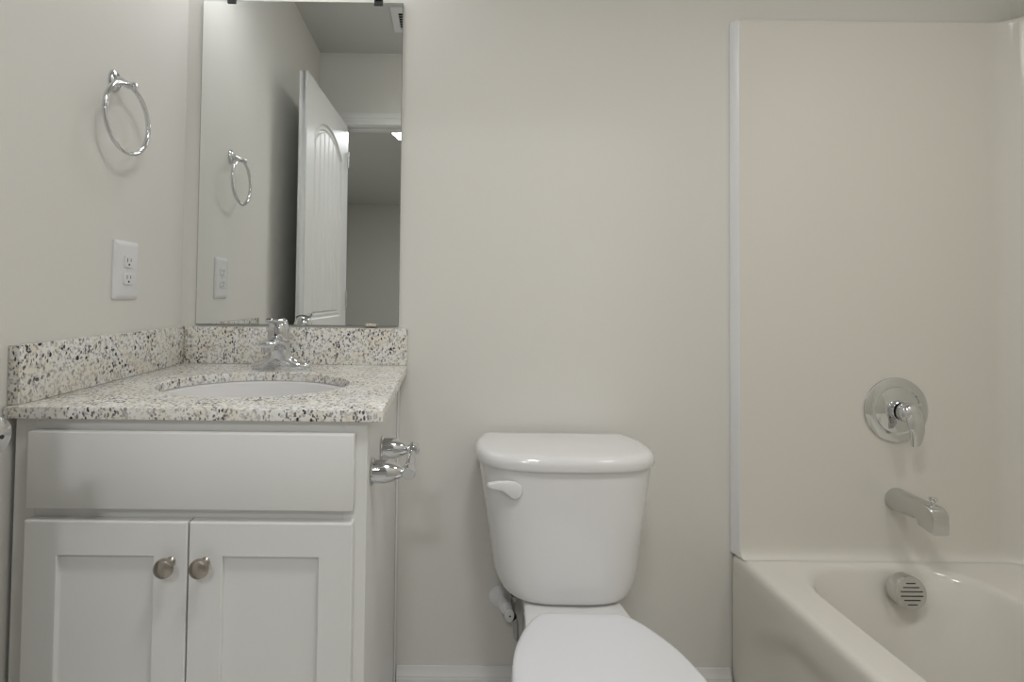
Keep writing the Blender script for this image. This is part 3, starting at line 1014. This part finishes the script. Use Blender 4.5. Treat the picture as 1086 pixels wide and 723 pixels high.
rim = [tr_(AX, BX, AY0, AY1, 0.004, 0.345), tr_(AX, BX, AY0, AY1, 0.004, 0.378), tr_(AX + 0.002, BX, AY0, AY1, 0.004, 0.388), tr_(AX + 0.007, BX, AY0, AY1, 0.004, 0.3955), tr_(AX + 0.015, BX, AY0, AY1, 0.004, 0.3995), tr_(AX + 0.024, BX, AY0, AY1, 0.004, TZ)]
IX0, IX1, IY0, IY1 = 1.630, 2.105, -1.36, -0.052
inn = [(0.0, TZ), (0.006, TZ - 0.0015), (0.013, TZ - 0.007), (0.018, TZ - 0.016)]
rad = [0.15, 0.10, 0.12, 0.12]
for i, z in inn:
    rim.append(tr_(IX0 + i, IX1 - i, IY0 + i, IY1 - i, [0.13, 0.145, 0.14, 0.14], z))
for f, z in ((0.25, 0.32), (0.5, 0.24), (0.72, 0.16), (0.86, 0.105), (0.95, 0.075), (1.10, 0.058), (1.4, 0.050)):
    rim.append(tr_(IX0 + 0.018 + 0.065 * f, IX1 - 0.018 - 0.09 * f, IY0 + 0.018 + 0.22 * f, IY1 - 0.018 - 0.075 * f, [0.13 + 0.02 * f] * 4, z))
loft(b, rim, False, True)
obj('tub_shell', b, M['acrylic'], bt, sharp=60)
b = NB()


def sstep(a, c, v):
    t = min(1, max(0, (v - a) / (c - a)))
    return t * t * (3 - 2 * t)


ny, nz = 120, 36
G = []
for j in range(nz + 1):
    z = 0.001 + (0.3455 - 0.001) * j / nz
    row = []
    for i in range(ny + 1):
        y = AY0 + (AY1 - AY0) * i / ny
        dy = min(AY1 - y, y - AY0)
        arch = 0.040 + 0.16 * (sstep(0.12, 0.345, z)) ** 2
        rec = sstep(arch, arch + 0.085, dy) * sstep(0.0, 0.03, z - 0.02) * (1 - sstep(0.26, 0.34, z))
        row.append(b.verts.new((AX + 0.018 * rec, y, z)))
    G.append(row)
for j in range(nz):
    for i in range(ny):
        b.faces.new((G[j][i], G[j][i + 1], G[j + 1][i + 1], G[j + 1][i]))
pb = ring(b, [(AX + 0.03, AY0, 0.001), (AX + 0.03, AY1, 0.001), (AX + 0.03, AY1, 0.3455), (AX + 0.03, AY0, 0.3455)])
b.faces.new(pb)
obj('apron', b, M['acrylic'], bt, sharp=60)
# overflow cover
OX, OY, OZ = 1.926, -0.093, 0.358
ov_n = Vector((0, -0.97, 0.10)).normalized()
b = NB()
lathe(b, [(0, 0.0), (0.036, 0.0), (0.0385, 0.002), (0.0405, 0.006), (0.0405, 0.028), (0.0393, 0.031), (0.0368, 0.0322), (0, 0.0325)], (OX, OY, OZ), ov_n, 44)
ovc = obj('overflow_cover', b, M['satin'], bt, label='round slotted metal overflow cover')
oc_ = Vector((OX, OY, OZ)) + ov_n * 0.0326
upv = Vector((1, 0, 0)).cross(ov_n); upv = -upv if upv.z < 0 else upv
for dz, hw in ((0.0243, 0.0122), (0.0146, 0.0208), (0.0047, 0.0285), (-0.0060, 0.0285), (-0.0160, 0.0208)):
    b = NB()
    loft(b, [[oc_ + ov_n * h + Vector((x, 0, 0)) + upv * (dz + z) for x, z in rrect(-hw, hw, -0.0013, 0.0013, 0.0012, 3, 1)] for h in (-0.0006, 0.0002)])
    obj('slot', b, M['dark'], ovc, label='dark horizontal slot')
b = NB()
xx = -0.0125
random.seed(4)
for wd, ht in ((0.0036, 0.0036), (0.0028, 0.0032), (0.0036, 0.0038), (0.0030, 0.0030), (0.0036, 0.0036), (0.0020, 0.0026), (0.0036, 0.0032)):
    loft(b, [[oc_ + ov_n * h + Vector((xx + x, 0, 0)) + upv * (-0.0275 + z) for x, z in ((0, 0), (wd, 0), (wd, ht * 0.6), (0, ht * 0.6))] for h in (-0.0004, 0.00015)])
    xx += wd + 0.0004
obj('maker_mark', b, M['dark'], ovc, label='tiny dark engraved lettering')
b = NB(); lathe(b, [(0, 0), (0.033, 0), (0.035, 0.002), (0.03, 0.004), (0.018, 0.003), (0.017, 0.012), (0, 0.014)], (1.90, -0.235, 0.0505), (0, 0, 1), 32); obj('drain', b, M['satin'], bt)

# ---------------------------------------------------------------- tub surround panels
ts = thing('tub_surround', 'tall smooth cream surround panels above the bathtub', 'shower surround', (1.94, -0.05, TZ))
b = NB()


def arc(cx, cy, r, a0, a1, n=10):
    return [(cx + r * math.cos(math.radians(a0 + (a1 - a0) * k / n)), cy + r * math.sin(math.radians(a0 + (a1 - a0) * k / n))) for k in range(n + 1)]


def sur(th, edge=0.0):
    """plan line of the panel face, th = stand-off from the wall"""
    XR, YB, YE = RX - 0.010, -0.001, YF + 0.001
    rc = 0.075
    p = [(1.5400 + edge, -0.0008), (1.5403 + edge, YB - th * 0.12), (1.5406 + edge, YB - th * 0.16), (1.5470 + edge, YB - th * 0.93), (1.5474 + edge, YB - th * 0.97), (1.548 + edge, YB - th)]
    xe = XR - th * 0.3 - rc
    p += [(1.5495 + edge, YB - th), (1.556 + edge, YB - th)]
    p += [(1.548 + edge + (xe - 1.548 - edge) * k / 8, YB - th) for k in range(1, 8)] + [(xe - 0.004, YB - th)]
    p += arc(XR - th * 0.3 - rc, YB - th - rc, rc, 90, 0)
    p += [(xe + rc, YB - th - rc - 0.004), (xe + rc, -0.7), (xe + rc, YE + th + rc + 0.004)]
    p += arc(XR - th * 0.3 - rc, YE + th + rc, rc, 0, -90)
    p += [(1.548 + edge, YE + th), (1.5430 + edge, YE + th * 0.88), (1.5405 + edge, YE + th * 0.55), (1.540 + edge, YE - 0.0002)]
    return p


rows = [[(x, y, z) for x, y in sur(t, e)] for z, t, e in ((TZ + 0.0006, 0.0475, 0.0), (TZ + 0.0015, 0.0435, 0.0), (TZ + 0.005, 0.0370, 0.0), (TZ + 0.010, 0.0325, 0.0), (TZ + 0.018, 0.0295, 0.0), (TZ + 0.03, 0.028, 0.0), (0.45, 0.028, 0), (1.2, 0.028, 0), (1.83, 0.028, 0), (1.870, 0.028, 0.0), (1.874, 0.028, 0.0), (1.881, 0.027, 0.002), (1.886, 0.022, 0.006), (1.889, 0.012, 0.010), (1.890, 0.0015, 0.014))]
R = [ring(b, r) for r in rows]
for p, q in zip(R, R[1:]):
    bridge(b, p, q, False)
obj('wall_panel', b, M['acrylic'], ts, sharp=50)
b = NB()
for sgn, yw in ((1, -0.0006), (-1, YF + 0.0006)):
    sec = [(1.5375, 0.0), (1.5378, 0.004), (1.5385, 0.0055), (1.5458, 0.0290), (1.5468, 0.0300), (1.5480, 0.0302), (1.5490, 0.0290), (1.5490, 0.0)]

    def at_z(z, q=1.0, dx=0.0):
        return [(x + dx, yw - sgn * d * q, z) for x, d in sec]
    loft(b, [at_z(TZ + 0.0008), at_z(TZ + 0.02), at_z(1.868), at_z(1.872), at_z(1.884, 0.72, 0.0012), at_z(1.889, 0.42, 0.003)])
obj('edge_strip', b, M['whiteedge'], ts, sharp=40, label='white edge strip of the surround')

# ---------------------------------------------------------------- shower valve
PY = -0.0292
WX, WZ = 1.975, 0.803
sv = thing('shower_valve', 'round chrome shower valve with lever handle on the tub surround', 'shower valve', (WX, PY, WZ))
b = NB()
lathe(b, [(0, 0.0), (0.0865, 0.0), (0.0880, 0.002), (0.0870, 0.0045), (0.0800, 0.0075), (0.0680, 0.0100), (0.0640, 0.0105), (0.0615, 0.0085), (0.0560, 0.0105), (0.0420, 0.0150), (0.0330, 0.0168), (0, 0.017)], (WX, PY, WZ), (0, -1, 0), 64)
obj('escutcheon', b, M['chrome'], sv, sharp=30)
b = NB(); lathe(b, [(0, 0.0168), (0.0285, 0.0168), (0.0285, 0.0235), (0.0270, 0.025), (0.0225, 0.025), (0.0220, 0.020), (0, 0.020)], (WX, PY, WZ), (0, -1, 0), 40); obj('sleeve', b, M['chrome'], sv)
b = NB(); lathe(b, [(0, 0.0203), (0.0200, 0.0203), (0.0200, 0.0300), (0, 0.0300)], (WX, PY, WZ), (0, -1, 0), 32); obj('stem', b, M['brass'], sv, label='dark brown stem behind the handle')
b = NB()
lathe(b, [(0, 0.0298), (0.0240, 0.0298), (0.0262, 0.0312), (0.0262, 0.040), (0.0245, 0.050), (0.0175, 0.0575), (0.0085, 0.0605), (0, 0.061)], (WX, PY, WZ), (0, -1, 0), 36)
lv = spline([(WX + 0.001, PY - 0.043, WZ + 0.012), (WX + 0.003, PY - 0.054, WZ - 0.014), (WX + 0.005, PY - 0.058, WZ - 0.042), (WX + 0.006, PY - 0.056, WZ - 0.066), (WX + 0.0065, PY - 0.052, WZ - 0.082), (WX + 0.0068, PY - 0.051, WZ - 0.0855)], 5)
wl = [(0.012, 0.019), (0.0095, 0.0215), (0.007, 0.0205), (0.0058, 0.0155), (0.005, 0.0105), (0.003, 0.0055)]
rad_ = []
for i in range(len(lv)):
    q = i / 5; k = min(4, int(q)); f = min(1, q - k)
    rad_.append((wl[k][0] + (wl[k + 1][0] - wl[k][0]) * f, wl[k][1] + (wl[k + 1][1] - wl[k][1]) * f))
tube(b, lv, rad_, 24, up=(0, -1, 0))
obj('lever_handle', b, M['chrome'], sv, sharp=60)

# ---------------------------------------------------------------- tub spout
QX, QZ = 1.974, 0.5605
sq_ = thing('tub_spout', 'chrome tub spout with diverter knob on the surround below the valve', 'tub spout', (QX, PY, QZ))
b = NB()
secs = []


def spout_sec(y, ztop, zbot, hw, rr):
    return [(QX + x, y, z) for x, z in rrect(-hw, hw, zbot, ztop, rr, 6, 2)]


for d, zt_, zb_, hw, rr in ((0.0, 0.0300, -0.0300, 0.0290, 0.0285), (0.004, 0.0310, -0.0310, 0.0295, 0.0290), (0.03, 0.0300, -0.0285, 0.0275, 0.0265), (0.06, 0.0285, -0.0250, 0.0252, 0.0222), (0.074, 0.0278, -0.0232, 0.0240, 0.0195),
                           (0.081, 0.0274, -0.0262, 0.0234, 0.0165), (0.086, 0.0270, -0.0350, 0.0230, 0.013), (0.104, 0.0258, -0.0385, 0.0218, 0.0085), (0.115, 0.0225, -0.0400, 0.0208, 0.0060), (0.1215, 0.016, -0.0408, 0.0200, 0.0045), (0.1245, 0.009, -0.0411, 0.0196, 0.004), (0.1255, 0.0, -0.0412, 0.0193, 0.004)):
    secs.append(spout_sec(PY - d, QZ + zt_, QZ + zb_, hw, rr))
loft(b, secs)
obj('spout_body', b, M['satin'], sq_, sharp=40)
b = NB(); lathe(b, [(0, 0), (0.0035, 0), (0.0035, 0.010), (0.0075, 0.015), (0.0085, 0.0175), (0.0085, 0.020), (0.0065, 0.0215), (0, 0.022)], (QX, PY - 0.105, QZ + 0.0240), (0, 0, 1), 20); obj('diverter_knob', b, M['chrome'], sq_)
